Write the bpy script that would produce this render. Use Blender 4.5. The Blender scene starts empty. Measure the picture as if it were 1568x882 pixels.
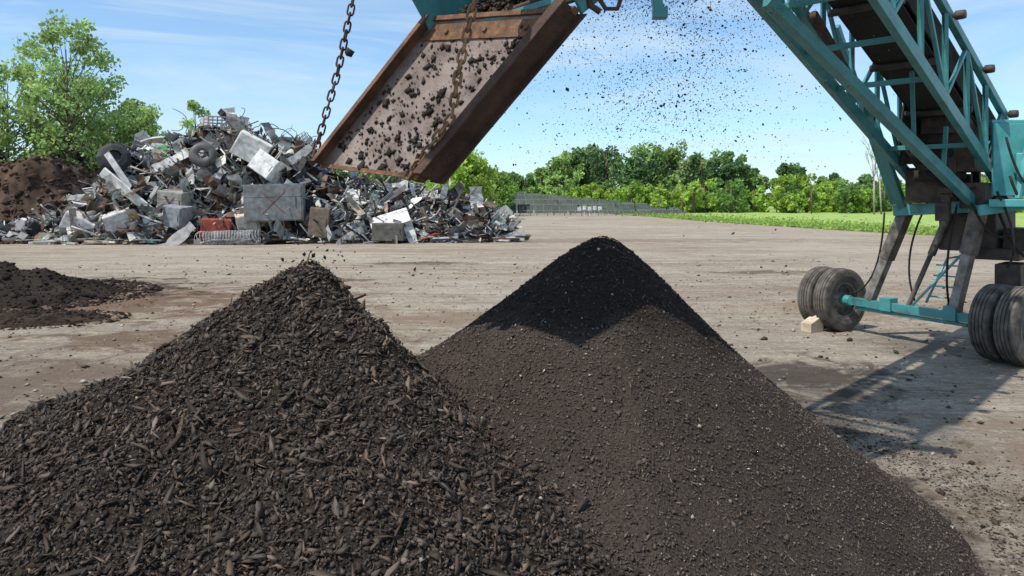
import bpy, math, random
import numpy as np
from mathutils import Vector, Euler
random.seed(7); R=np.random.default_rng(11)
S=bpy.context.scene
EYE=2.1
# ------------------------------------------------------------------ helpers
def nodes(m):
    m.use_nodes=True; nt=m.node_tree; return nt, nt.nodes["Principled BSDF"]
def mat_noise(name,c1,c2,scale=4,rough=0.8,metal=0,bump=0.0,bscale=30,detail=6,c3=None,p=(0.35,0.65)):
    m=bpy.data.materials.new(name); nt,b=nodes(m); N=nt.nodes; L=nt.links
    tc=N.new("ShaderNodeTexCoord"); n=N.new("ShaderNodeTexNoise"); n.inputs["Scale"].default_value=scale; n.inputs["Detail"].default_value=detail; n.inputs["Roughness"].default_value=0.65
    L.new(tc.outputs["Object"],n.inputs["Vector"])
    r=N.new("ShaderNodeValToRGB"); r.color_ramp.elements[0].position=p[0]; r.color_ramp.elements[1].position=p[1]
    r.color_ramp.elements[0].color=(*c1,1); r.color_ramp.elements[1].color=(*c2,1)
    if c3: e=r.color_ramp.elements.new(0.5*(p[0]+p[1])); e.color=(*c3,1)
    L.new(n.outputs["Fac"],r.inputs["Fac"]); L.new(r.outputs["Color"],b.inputs["Base Color"])
    b.inputs["Roughness"].default_value=rough; b.inputs["Metallic"].default_value=metal
    if bump>0:
        n2=N.new("ShaderNodeTexNoise"); n2.inputs["Scale"].default_value=bscale; n2.inputs["Detail"].default_value=5
        L.new(tc.outputs["Object"],n2.inputs["Vector"])
        bp=N.new("ShaderNodeBump"); bp.inputs["Strength"].default_value=bump; bp.inputs["Distance"].default_value=0.02
        L.new(n2.outputs["Fac"],bp.inputs["Height"]); L.new(bp.outputs["Normal"],b.inputs["Normal"])
    return m
def mat_attr(name,rough=0.9,spec=0.3,metal=0,nscale=0,namp=0.5,trans=0.0):
    m=bpy.data.materials.new(name); nt,b=nodes(m); N=nt.nodes; L=nt.links
    a=N.new("ShaderNodeAttribute"); a.attribute_name="Col"; col=a.outputs["Color"]
    if nscale:
        tc=N.new("ShaderNodeTexCoord"); n=N.new("ShaderNodeTexNoise"); n.inputs["Scale"].default_value=nscale; n.inputs["Detail"].default_value=5
        L.new(tc.outputs["Object"],n.inputs["Vector"])
        mr=N.new("ShaderNodeMapRange"); mr.inputs[1].default_value=0.3; mr.inputs[2].default_value=0.7; mr.inputs[3].default_value=1-namp; mr.inputs[4].default_value=1.1
        L.new(n.outputs["Fac"],mr.inputs[0])
        mx=N.new("ShaderNodeVectorMath"); mx.operation='SCALE'; L.new(col,mx.inputs[0]); L.new(mr.outputs[0],mx.inputs["Scale"]); col=mx.outputs[0]
    L.new(col,b.inputs["Base Color"]); b.inputs["Roughness"].default_value=rough; b.inputs["Metallic"].default_value=metal
    b.inputs["Specular IOR Level"].default_value=spec
    if trans>0:
        t=N.new("ShaderNodeBsdfTranslucent"); L.new(col,t.inputs["Color"]); mix=N.new("ShaderNodeMixShader"); mix.inputs[0].default_value=trans
        out=N["Material Output"]; L.new(b.outputs[0],mix.inputs[1]); L.new(t.outputs[0],mix.inputs[2]); L.new(mix.outputs[0],out.inputs[0])
    return m
def empty(name,loc=(0,0,0)):
    e=bpy.data.objects.new(name,None); e.location=loc; S.collection.objects.link(e); return e
def fastmesh(name,V,F,mat,col=None,parent=None,smooth=False):
    V=np.asarray(V,dtype=np.float32); F=np.asarray(F,dtype=np.int32); k=F.shape[1]
    me=bpy.data.meshes.new(name); me.vertices.add(len(V)); me.vertices.foreach_set("co",V.ravel())
    me.loops.add(F.size); me.loops.foreach_set("vertex_index",F.ravel())
    me.polygons.add(len(F)); me.polygons.foreach_set("loop_start",np.arange(0,F.size,k,dtype=np.int32)); me.polygons.foreach_set("loop_total",np.full(len(F),k,dtype=np.int32))
    if smooth: me.polygons.foreach_set("use_smooth",np.ones(len(F),dtype=bool))
    me.update(calc_edges=True); me.validate()
    if col is not None:
        a=me.color_attributes.new("Col",'FLOAT_COLOR','POINT'); c=np.ones((len(V),4),dtype=np.float32); c[:,:3]=col; a.data.foreach_set("color",c.ravel())
    me.materials.append(mat); o=bpy.data.objects.new(name,me); S.collection.objects.link(o)
    if parent: o.parent=parent
    return o
class MB:
    def __init__(s): s.v=[]; s.f=[]; s.c=[]; s.cur=(1,1,1); s.sm=[]
    def add(s,vs,fs,smooth=False):
        o=len(s.v); s.v+= [tuple(v) for v in vs]; s.c+=[s.cur]*len(vs); s.f+=[tuple(i+o for i in f) for f in fs]; s.sm+=[smooth]*len(fs)
    def frame(s,d,up=None):
        d=Vector(d).normalized(); up=Vector(up) if up is not None else Vector((0,0,1))
        if abs(d.dot(up.normalized()))>0.98: up=Vector((0,1,0))
        x=d.cross(up).normalized(); z=x.cross(d).normalized(); return x,d,z
    def obox(s,c,x,y,z,sx,sy,sz,bev=0.0):
        c=Vector(c); h=[]
        for k in (-1,1):
            for j in (-1,1):
                for i in (-1,1): h.append(c+x*(i*sx/2)+y*(j*sy/2)+z*(k*sz/2))
        s.add(h,[(0,2,3,1),(4,5,7,6),(0,1,5,4),(2,6,7,3),(0,4,6,2),(1,3,7,5)])
    def beam(s,p,q,w,h,up=None):
        p=Vector(p); q=Vector(q); x,y,z=s.frame(q-p,up); s.obox((p+q)/2,x,y,z,w,(q-p).length,h)
    def tube(s,pts,r,n=8,closed=False):
        pts=[Vector(p) for p in pts]; m=len(pts); vs=[]; fs=[]; prev=None
        for i,p in enumerate(pts):
            a=pts[(i-1)%m] if (closed or i>0) else p; b=pts[(i+1)%m] if (closed or i<m-1) else p
            d=(b-a).normalized()
            if prev is None: x,_,z=s.frame(d)
            else:
                x=prev-d*prev.dot(d); x.normalize(); z=x.cross(d)
            prev=x; rr=r[i] if isinstance(r,(list,tuple)) else r
            for k in range(n):
                t=2*math.pi*k/n; vs.append(p+x*math.cos(t)*rr+z*math.sin(t)*rr)
        for i in range(m if closed else m-1):
            for k in range(n):
                a=i*n+k; b=i*n+(k+1)%n; c=((i+1)%m)*n+(k+1)%n; d=((i+1)%m)*n+k; fs.append((a,b,c,d))
        if not closed: fs.append(tuple(range(n-1,-1,-1))); fs.append(tuple(range((m-1)*n,m*n)))
        s.add(vs,fs,True)
    def lathe(s,c,axis,prof,n=40,smooth=True):
        c=Vector(c); x,d,z=s.frame(axis); vs=[]; fs=[]
        for (r,a) in prof:
            for k in range(n):
                t=2*math.pi*k/n; vs.append(c+d*a+x*math.cos(t)*r+z*math.sin(t)*r)
        for i in range(len(prof)-1):
            for k in range(n):
                fs.append((i*n+k,i*n+(k+1)%n,(i+1)*n+(k+1)%n,(i+1)*n+k))
        s.add(vs,fs,smooth)
    def obj(s,name,mat,parent=None,bevel=0):
        me=bpy.data.meshes.new(name); me.from_pydata(s.v,[],s.f); me.update()
        me.polygons.foreach_set("use_smooth",s.sm)
        a=me.color_attributes.new("Col",'FLOAT_COLOR','POINT'); c=np.ones((len(s.v),4),dtype=np.float32); c[:,:3]=np.array(s.c); a.data.foreach_set("color",c.ravel())
        me.materials.append(mat); o=bpy.data.objects.new(name,me); S.collection.objects.link(o)
        if parent: o.parent=parent
        if bevel:
            b=o.modifiers.new("bev",'BEVEL'); b.width=bevel; b.segments=2; b.limit_method='ANGLE'
        return o
_g={}
def vn(x,y,sc,seed):
    if seed not in _g: _g[seed]=np.random.default_rng(seed).random((128,128))
    g=_g[seed]; X=np.asarray(x)*sc+500; Y=np.asarray(y)*sc+500
    i=np.floor(X).astype(int); j=np.floor(Y).astype(int); fx=X-i; fy=Y-j; fx=fx*fx*(3-2*fx); fy=fy*fy*(3-2*fy)
    i0=i%128;i1=(i+1)%128;j0=j%128;j1=(j+1)%128
    return (g[i0,j0]*(1-fx)+g[i1,j0]*fx)*(1-fy)+(g[i0,j1]*(1-fx)+g[i1,j1]*fx)*fy-0.5
def fbm(x,y,sc,seed,o=4):
    t=0
    for k in range(o): t=t+vn(x,y,sc*2**k,seed+k)/2**k
    return t
BOX=np.array([[i,j,k] for k in (-1,1) for j in (-1,1) for i in (-1,1)],float)*0.5
BF=np.array([(0,2,3,1),(4,5,7,6),(0,1,5,4),(2,6,7,3),(0,4,6,2),(1,3,7,5)])
OCT=np.array([[1,0,0],[-1,0,0],[0,1,0],[0,-1,0],[0,0,1],[0,0,-1]],float)*0.5
OF=np.array([(0,2,4),(2,1,4),(1,3,4),(3,0,4),(2,0,5),(1,2,5),(3,1,5),(0,3,5)])
# splinter: ragged tapering sliver (3 rings of 3)
SPL=np.array([[-.5,-.15,0],[-.46,.2,.1],[-.38,0,-.2],[-.05,-.5,.1],[.0,.45,.35],[.05,.05,-.5],[.38,-.25,.15],[.5,.12,.05],[.42,.3,-.2]])
SF=np.array([(0,1,4),(0,4,3),(1,2,5),(1,5,4),(2,0,3),(2,3,5),(3,4,7),(3,7,6),(4,5,8),(4,8,7),(5,3,6),(5,6,8),(0,2,1),(6,7,8)])
def scatter(name,P,Nrm,size,col,mat,shape='box',tilt=0.35,parent=None,jit=0.3,down=0.0):
    n=len(P); base,F={'box':(BOX,BF),'oct':(OCT,OF),'spl':(SPL,SF)}[shape]; k=len(base)
    Nn=Nrm+R.normal(0,tilt,(n,3)); Nn/=np.linalg.norm(Nn,axis=1,keepdims=True)
    T=R.normal(0,1,(n,3)); T[:,2]-=down*np.abs(R.normal(0,1,n)); T-=Nn*np.sum(T*Nn,1,keepdims=True); T/=np.linalg.norm(T,axis=1,keepdims=True); B=np.cross(Nn,T)
    v=base[None]*(1+R.uniform(-jit,jit,(n,k,3)))+ (R.uniform(-.12,.12,(n,k,3)) if shape=='spl' else 0)
    if shape=='box':
        tap=R.uniform(0.3,1,(n,1)); v[:,:,1]=np.where(v[:,:,0]>0,v[:,:,1]*tap,v[:,:,1])
    v=v*size[:,None,:]
    if shape=='spl':
        bend=R.uniform(-.25,.25,(n,1)); v[:,:,1]+=bend*v[:,:,0]**2/size[:,0:1]*2
    W=P[:,None,:]+v[:,:,0:1]*T[:,None]+v[:,:,1:2]*B[:,None]+v[:,:,2:3]*Nn[:,None]
    FF=(F[None]+np.arange(n)[:,None,None]*k).reshape(-1,F.shape[1])
    C=np.repeat(col,k,axis=0)
    return fastmesh(name,W.reshape(-1,3),FF,mat,C,parent)
def leaves(P,size,col):
    n=len(P); A=R.normal(0,1,(n,3)); A/=np.linalg.norm(A,axis=1,keepdims=True); B=R.normal(0,1,(n,3)); B-=A*np.sum(A*B,1,keepdims=True); B/=np.linalg.norm(B,axis=1,keepdims=True)
    s=size[:,None]; q=np.stack([P-A*s*0.6,P+B*s*0.38,P+A*s*0.6,P-B*s*0.38],1)
    return q.reshape(-1,3),np.arange(4*n).reshape(-1,4),np.repeat(col,4,axis=0)
# ------------------------------------------------------------------ world / sun / camera
SUNH=(0.50,0.36)
Ld=Vector((SUNH[0],SUNH[1],-1)).normalized()
elev=math.asin(-Ld.z); az=math.atan2(-Ld.x,-Ld.y)
w=bpy.data.worlds.new("World"); S.world=w; w.use_nodes=True; nt=w.node_tree; N=nt.nodes; L=nt.links
bg=N["Background"]; sky=N.new("ShaderNodeTexSky"); sky.sky_type='NISHITA'; sky.sun_disc=False; sky.sun_elevation=elev; sky.sun_rotation=az
sky.air_density=1.0; sky.dust_density=0.4; sky.ozone_density=3.0; sky.altitude=100
bg.inputs[1].default_value=0.15
tc=N.new("ShaderNodeTexCoord"); mp=N.new("ShaderNodeMapping"); mp.inputs["Scale"].default_value=(1.2,1.0,7.0); mp.inputs["Rotation"].default_value=(0,0.30,0.2); mp.inputs["Location"].default_value=(0.9,0.1,0.3)
L.new(tc.outputs["Generated"],mp.inputs[0]); cn=N.new("ShaderNodeTexNoise"); cn.inputs["Scale"].default_value=1.6; cn.inputs["Detail"].default_value=10; cn.inputs["Roughness"].default_value=0.62; cn.inputs["Distortion"].default_value=0.9
L.new(mp.outputs[0],cn.inputs[0]); cr=N.new("ShaderNodeMapRange"); cr.inputs[1].default_value=0.40; cr.inputs[2].default_value=0.66; cr.inputs[3].default_value=0.12; cr.inputs[4].default_value=0.9; cr.clamp=True
L.new(cn.outputs["Fac"],cr.inputs[0])
tint=N.new("ShaderNodeMix"); tint.data_type='RGBA'; tint.blend_type='MULTIPLY'; tint.inputs[0].default_value=1; L.new(sky.outputs[0],tint.inputs[6]); tint.inputs[7].default_value=(0.93,1.12,1.22,1)
mx=N.new("ShaderNodeMix"); mx.data_type='RGBA'; L.new(cr.outputs[0],mx.inputs[0]); L.new(tint.outputs[2],mx.inputs[6]); mx.inputs[7].default_value=(4.7,5.75,6.5,1)
L.new(mx.outputs[2],bg.inputs[0])
sd=bpy.data.lights.new("sun",'SUN'); sd.energy=5.0; sd.angle=math.radians(0.5); sd.color=(1,0.93,0.83)
so=bpy.data.objects.new("sun",sd); S.collection.objects.link(so); so.rotation_euler=Ld.to_track_quat('-Z','Y').to_euler(); so.location=(-10,-10,30)
cd=bpy.data.cameras.new("camera"); co=bpy.data.objects.new("camera",cd); S.collection.objects.link(co); S.camera=co
co.location=(0,0,EYE); co.rotation_euler=(math.radians(90),0,0); cd.lens=25.71; cd.shift_y=-0.0867; cd.clip_end=5000; cd.clip_start=0.05
S.view_settings.view_transform='Standard'
# ------------------------------------------------------------------ ground
gm=bpy.data.materials.new("packed_gravel"); nt,b=nodes(gm); N=nt.nodes; L=nt.links
tc=N.new("ShaderNodeTexCoord")
def nz(scale,detail=6,rough=0.6,vec=None,dist=0):
    n=N.new("ShaderNodeTexNoise"); n.inputs["Scale"].default_value=scale; n.inputs["Detail"].default_value=detail; n.inputs["Roughness"].default_value=rough; n.inputs["Distortion"].default_value=dist
    L.new(vec or tc.outputs["Object"],n.inputs["Vector"]); return n.outputs["Fac"]
def rng(f,a,b_,c=0,d=1):
    m=N.new("ShaderNodeMapRange"); m.inputs[1].default_value=a; m.inputs[2].default_value=b_; m.inputs[3].default_value=c; m.inputs[4].default_value=d; L.new(f,m.inputs[0]); return m.outputs[0]
def mixc(f,a,b_,mode='MIX'):
    m=N.new("ShaderNodeMix"); m.data_type='RGBA'; m.blend_type=mode; L.new(f,m.inputs[0])
    for k,s in ((6,a),(7,b_)):
        if isinstance(s,tuple): m.inputs[k].default_value=(*s,1)
        else: L.new(s,m.inputs[k])
    return m.outputs[2]
def mth(op,a,b_):
    m=N.new("ShaderNodeMath"); m.operation=op
    for k,s in ((0,a),(1,b_)):
        if isinstance(s,(int,float)): m.inputs[k].default_value=s
        else: L.new(s,m.inputs[k])
    return m.outputs[0]
mpz=N.new("ShaderNodeMapping"); mpz.inputs["Rotation"].default_value=(0,0,0.3); mpz.inputs["Scale"].default_value=(0.4,1.2,1); L.new(tc.outputs["Object"],mpz.inputs[0])
mps=N.new("ShaderNodeMapping"); mps.inputs["Rotation"].default_value=(0,0,-0.12); mps.inputs["Scale"].default_value=(0.13,0.9,1); L.new(tc.outputs["Object"],mps.inputs[0])
mpt=N.new("ShaderNodeMapping"); mpt.inputs["Rotation"].default_value=(0,0,0.75); mpt.inputs["Scale"].default_value=(0.10,1.6,1); L.new(tc.outputs["Object"],mpt.inputs[0])
c=mixc(rng(nz(1.3,9,0.78),0.36,0.64),(0.29,0.248,0.195),(0.47,0.415,0.335))
c=mixc(rng(nz(0.3,7,0.7,mpz.outputs[0],0.8),0.49,0.58,0,0.6),c,(0.29,0.225,0.165))
c=mixc(rng(nz(1.0,8,0.75,mps.outputs[0],0.8),0.50,0.58,0,0.7),c,(0.22,0.17,0.125))
c=mixc(rng(nz(1.0,7,0.7,mpt.outputs[0],0.3),0.52,0.57,0,0.55),c,(0.21,0.165,0.125))
c=mixc(rng(nz(1.6,9,0.8,mpz.outputs[0],1.2),0.52,0.58,0,0.65),c,(0.19,0.14,0.10))
c=mixc(rng(nz(0.10,4,0.6),0.45,0.6,0,0.4),c,(0.44,0.40,0.34))
c=mixc(rng(nz(26,5,0.8),0.42,0.60,0.0,0.55),c,(0.18,0.145,0.11))
c=mixc(rng(nz(9,6,0.8),0.54,0.62,0.0,0.6),c,(0.56,0.50,0.42))
vo=N.new("ShaderNodeTexVoronoi"); vo.inputs["Scale"].default_value=11; L.new(tc.outputs["Object"],vo.inputs["Vector"])
c=mixc(rng(vo.outputs["Distance"],0.08,0.16,0.7,0),c,(0.12,0.09,0.065))
vo2=N.new("ShaderNodeTexVoronoi"); vo2.feature='DISTANCE_TO_EDGE'; vo2.inputs["Scale"].default_value=0.9
wv_=N.new("ShaderNodeVectorMath"); wv_.operation='ADD'; nzv=N.new("ShaderNodeTexNoise"); nzv.inputs["Scale"].default_value=1.5; nzv.inputs["Detail"].default_value=5; L.new(mpz.outputs[0],nzv.inputs[0]); L.new(mpz.outputs[0],wv_.inputs[0]); L.new(nzv.outputs["Color"],wv_.inputs[1]); L.new(wv_.outputs[0],vo2.inputs["Vector"])
c=mixc(mth('MULTIPLY',rng(vo2.outputs["Distance"],0.0,0.035,0.75,0),rng(nz(0.6,3),0.45,0.55,0,1)),c,(0.17,0.125,0.09))
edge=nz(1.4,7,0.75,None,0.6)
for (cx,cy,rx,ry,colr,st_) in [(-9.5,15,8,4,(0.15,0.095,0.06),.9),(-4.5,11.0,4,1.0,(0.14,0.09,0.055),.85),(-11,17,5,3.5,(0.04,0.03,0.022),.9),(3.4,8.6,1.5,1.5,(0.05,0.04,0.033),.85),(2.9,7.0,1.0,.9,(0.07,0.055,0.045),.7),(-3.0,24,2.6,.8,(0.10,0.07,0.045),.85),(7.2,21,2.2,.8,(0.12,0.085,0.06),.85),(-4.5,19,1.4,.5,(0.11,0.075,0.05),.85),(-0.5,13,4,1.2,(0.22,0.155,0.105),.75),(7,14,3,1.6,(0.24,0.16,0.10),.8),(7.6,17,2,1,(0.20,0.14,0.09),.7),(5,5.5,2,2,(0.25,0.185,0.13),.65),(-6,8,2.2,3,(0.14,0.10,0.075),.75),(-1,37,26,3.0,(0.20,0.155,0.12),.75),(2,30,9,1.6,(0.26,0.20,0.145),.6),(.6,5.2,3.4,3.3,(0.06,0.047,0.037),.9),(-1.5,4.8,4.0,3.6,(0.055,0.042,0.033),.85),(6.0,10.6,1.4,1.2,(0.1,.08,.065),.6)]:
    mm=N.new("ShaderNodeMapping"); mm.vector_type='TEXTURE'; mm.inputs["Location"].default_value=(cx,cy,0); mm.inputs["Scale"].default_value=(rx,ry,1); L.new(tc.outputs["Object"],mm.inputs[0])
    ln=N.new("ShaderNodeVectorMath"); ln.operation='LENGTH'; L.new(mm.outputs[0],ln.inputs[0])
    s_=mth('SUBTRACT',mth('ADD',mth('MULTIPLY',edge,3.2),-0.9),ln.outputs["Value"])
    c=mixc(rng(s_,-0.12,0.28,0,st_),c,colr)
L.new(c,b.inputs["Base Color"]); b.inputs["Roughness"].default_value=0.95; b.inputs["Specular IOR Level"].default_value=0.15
bp=N.new("ShaderNodeBump"); bp.inputs["Strength"].default_value=1.0; bp.inputs["Distance"].default_value=0.07; L.new(nz(4,9,0.8),bp.inputs["Height"]); L.new(bp.outputs[0],b.inputs["Normal"])
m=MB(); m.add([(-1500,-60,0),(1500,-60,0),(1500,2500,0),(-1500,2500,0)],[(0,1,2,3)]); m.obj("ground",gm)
grm=mat_noise("grass",(0.19,0.29,0.055),(0.31,0.42,0.10),scale=0.5,rough=0.9,bump=0.5,bscale=5)
m=MB(); m.add([(-400,160,.02),(-3,140,.02),(12,116,.02),(17,85,.02),(19,66,.02),(21.8,52,.02),(24,43,.02),(30,37,.02),(120,22,.02),(900,22,.02),(900,900,.02),(-400,900,.02)],[tuple(range(12))]); m.obj("grass_field",grm)
# ------------------------------------------------------------------ compost piles
PL=(-1.31,4.8,1.74); PR=(0.66,5.3,1.87)
AA=np.array([-180,-150,-120,-90,-62,-45,-28,-8,15,40,80,130,180.]); AM=np.array([.62,.61,.61,.60,.52,.53,.80,1.22,1.30,1.1,.8,.68,.62])
def hl(x,y):
    dx=x-PL[0]; dy=y-PL[1]; r=np.sqrt(dx*dx+dy*dy)+1e-6
    m_=np.interp(np.degrees(np.arctan2(dy,dx)),AA,AM); r2=np.sqrt(r*r+0.03**2)-0.03
    h=PL[2]-m_*r2+0.06*np.clip(r-0.8,0,5)**1.3; h+=0.13*fbm(x,y,1.6,21)*np.clip(r*1.5,0.15,1)
    return 0.1*np.log1p(np.exp(np.clip(h/0.1,-30,60)))-0.04
def hr(x,y):
    dx=x-PR[0]; dy=y-PR[1]; r=np.sqrt(dx*dx+dy*dy)+1e-6; cs=dx/r
    m_=0.70+0.28*np.clip(cs,0,1)+0.06*np.clip(-cs,0,1); r2=np.sqrt(r*r+0.13**2)-0.13
    h=PR[2]-.01-m_*r2+0.105*np.clip(r-0.9,0,5)**1.4; h+=0.06*fbm(x,y,1.2,41)*np.clip(r*1.5,0.1,1)
    return 0.07*np.log1p(np.exp(np.clip(h/0.07,-30,60)))-0.03
def H(x,y):
    a=hl(x,y); b=hr(x,y); k=0.07; return np.maximum(a,b)+k*np.exp(-np.abs(a-b)/k)*0.35*(np.minimum(a,b)>0)
def mask(x,y):
    return hl(x,y)+0.10*fbm(x,y,2.5,71)+0.03>hr(x,y)
st=0.022; xs=np.arange(-7,5.4,st); ys=np.arange(0.9,9.2,st); X,Y=np.meshgrid(xs,ys)
Z=H(X,Y); mk=mask(X,Y)
Z=Z+np.where(mk,0.045,0.012)*fbm(X,Y,9,51,4)*np.clip(Z*8,0,1)-0.006
V=np.stack([X,Y,Z],-1).reshape(-1,3); nx=len(xs); ny=len(ys)
idx=np.arange(nx*ny).reshape(ny,nx); F=np.stack([idx[:-1,:-1],idx[:-1,1:],idx[1:,1:],idx[1:,:-1]],-1).reshape(-1,4)
rr=np.sqrt((X-PR[0])**2+(Y-PR[1])**2)
colb=np.where(mk[...,None],np.array([0.038,0.030,0.025]),np.array([0.068,0.053,0.044])*(0.9+0.25*fbm(X,Y,1.5,61)[...,None]))
fresh=np.clip((0.95-rr+0.25*fbm(X,Y,3,91))*6,0,1)*(~mk)
colb=colb*(1-0.4*fresh[...,None])
zz=Z.reshape(-1)[F].max(1); F=F[zz>-0.012]
heap=empty("compost_pile")
cm=mat_attr("fine_compost",rough=1.0,spec=0.1,nscale=70,namp=0.6)
nt=cm.node_tree; N=nt.nodes; L=nt.links; tcn=N.new("ShaderNodeTexCoord"); n=N.new("ShaderNodeTexNoise"); n.inputs["Scale"].default_value=110; n.inputs["Detail"].default_value=4; L.new(tcn.outputs["Object"],n.inputs["Vector"])
bp=N.new("ShaderNodeBump"); bp.inputs["Strength"].default_value=1; bp.inputs["Distance"].default_value=0.010; L.new(n.outputs["Fac"],bp.inputs["Height"]); L.new(bp.outputs[0],N["Principled BSDF"].inputs["Normal"])
fastmesh("pile_body",V,F,cm,colb.reshape(-1,3),heap,smooth=True)
def nrm(x,y):
    e=0.03; gx=(H(x+e,y)-H(x-e,y))/(2*e); gy=(H(x,y+e)-H(x,y-e))/(2*e); n=np.stack([-gx,-gy,np.ones_like(gx)],1); return n/np.linalg.norm(n,axis=1,keepdims=True)
chipm=mat_attr("wood_chip_mulch",rough=0.85,spec=0.2)
def chips(n,x0,x1,y0,y1,coarse=True):
    x=R.uniform(x0,x1,n); y=R.uniform(y0,y1,n); k=mask(x+R.normal(0,.06,n),y+R.normal(0,.06,n))&(H(x,y)>0.0)
    return x[k],y[k]
def surf(x,y,lo,hi):
    nn=nrm(x,y); z=H(x,y)+0.045*fbm(x,y,9,51,4)*np.clip(H(x,y)*8,0,1)-0.006
    return nn,np.stack([x,y,z],1)+nn*R.uniform(lo,hi,len(x))[:,None]
x,y=chips(125000,-5.2,1.4,2.3,7.2); n=len(x)
s0=np.clip(R.lognormal(math.log(0.013),0.5,n),0.005,0.05); sz=np.stack([s0*R.uniform(1,1.8,n),s0,s0*R.uniform(.4,.9,n)],1)
nn,P=surf(x,y,-.004,.014); cc=R.lognormal(0,0.4,n)[:,None]*np.array([[.054,.042,.035]]); scatter("mulch_fines",P,nn,sz,np.clip(cc,.008,.2),chipm,'oct',0.5,heap,0.4)
x,y=chips(95000,-5.2,1.4,2.3,7.2)
n=len(x); Ln=np.clip(R.lognormal(math.log(0.024),0.66,n),0.01,0.2); wd=np.clip(Ln*R.uniform(0.12,0.55,n),.004,.032); sz=np.stack([Ln,wd,wd*R.uniform(0.25,0.7,n)],1)
nn,P=surf(x,y,-.002,.024)
tone=R.lognormal(0,0.45,n)[:,None]; hue=R.uniform(0,1,n)[:,None]
cc=tone*(np.array([0.057,0.047,0.040])*(1-hue)+np.array([0.080,0.058,0.043])*hue)
k=R.random(n)<0.02; cc[k]=np.array([0.19,0.135,0.09])*R.uniform(.5,1.2,(k.sum(),1)); cc=np.clip(cc,0.01,0.3)
scatter("wood_chips",P,nn,sz,cc,chipm,'spl',0.5,heap,0.2,0.6)
x=np.concatenate([R.uniform(-1.6,4.2,130000),PR[0]+R.normal(0,2.2,12000)]); y=np.concatenate([R.uniform(2.6,7.2,130000),PR[1]+R.normal(0,2.2,12000)]); h=H(x,y); k=(~mask(x,y))&((h>-0.02)|(R.random(len(x))<0.15)); x=x[k];y=y[k]; n=len(x)
s0=np.clip(R.lognormal(math.log(0.0062),0.5,n),0.003,0.03); sz=np.stack([s0*R.uniform(1,2,n),s0,s0*R.uniform(.5,1,n)],1)
nn=nrm(x,y); P=np.stack([x,y,np.maximum(H(x,y),0)],1)+nn*0.001
r=np.sqrt((x-PR[0])**2+(y-PR[1])**2)
cc=R.lognormal(0,0.45,n)[:,None]*np.array([0.070,0.055,0.046]); cc*=(1-0.4*np.clip((0.95-r)*6,0,1))[:,None]
k=R.random(n)<0.006; cc[k]=R.uniform(0.2,0.5,(k.sum(),1))*np.array([1,.95,.85]); scatter("compost_crumbs",P,nn,sz,np.clip(cc,.008,.6),chipm,'oct',0.5,heap)
x=R.uniform(-1.2,3.6,4200); y=R.uniform(2.6,6.5,4200); k=(~mask(x,y))&(H(x,y)>.02); x=x[k];y=y[k];n=len(x); Ln=R.uniform(.012,.05,n)
scatter("stray_slivers",np.stack([x,y,H(x,y)+.003],1),nrm(x,y),np.stack([Ln,Ln*.22,Ln*.12],1),R.uniform(.5,1.8,(n,1))*np.array([[.09,.07,.055]]),chipm,'spl',.3,heap,.2)
pts=np.array([(-.63,3.75),(.13,3.35),(.05,4.25),(1.0,3.9),(-2.0,3.9)]); n=len(pts); x=pts[:,0];y=pts[:,1]; s0=R.uniform(.014,.028,n)
scatter("pale_stones",np.stack([x,y,H(x,y)+.01],1),nrm(x,y),np.stack([s0*1.3,s0,s0],1),np.tile([[.35,.29,.22]],(n,1)),chipm,'oct',.4,heap)
n=20000; x=R.uniform(-14,12,n); y=4.5+24*R.beta(1,1.7,n); k=(H(x,y)<0.0); x=x[k];y=y[k];n=len(x)
s0=np.clip(R.lognormal(math.log(0.012),0.7,n),0.004,0.11); P=np.stack([x,y,s0*0.2],1)
cc=np.where(R.random(n)[:,None]<0.65,np.array([[0.07,0.05,0.035]]),np.array([[0.3,0.26,0.22]]))*R.uniform(.6,1.3,(n,1))
scatter("loose_stones",P,np.tile([0,0,1.],(n,1)),np.stack([s0*1.5,s0,s0*.6],1),cc,chipm,'oct',0.2)
def ring(nm,C,r0,sp,n,sz0,colr):
    a=R.uniform(0,2*math.pi,n); rd=r0+np.abs(R.normal(0,sp,n)); x=C[0]+np.cos(a)*rd; y=C[1]+np.sin(a)*rd; k=H(x,y)<0.03; x=x[k];y=y[k];n=len(x)
    s0=np.clip(R.lognormal(math.log(sz0),0.5,n),sz0*.3,sz0*3.5); P=np.stack([x,y,s0*0.2],1)
    scatter(nm,P,np.tile([0,0,1.],(n,1)),np.stack([s0*1.6,s0*.7,s0*.4],1),R.uniform(.6,1.4,(n,1))*np.array([colr]),chipm,'oct',0.2)
ring("spilled_chips",PL,2.6,.6,11000,.022,(.045,.034,.026)); ring("spilled_compost",PR,2.4,.45,16000,.010,(.05,.038,.03))
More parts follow.
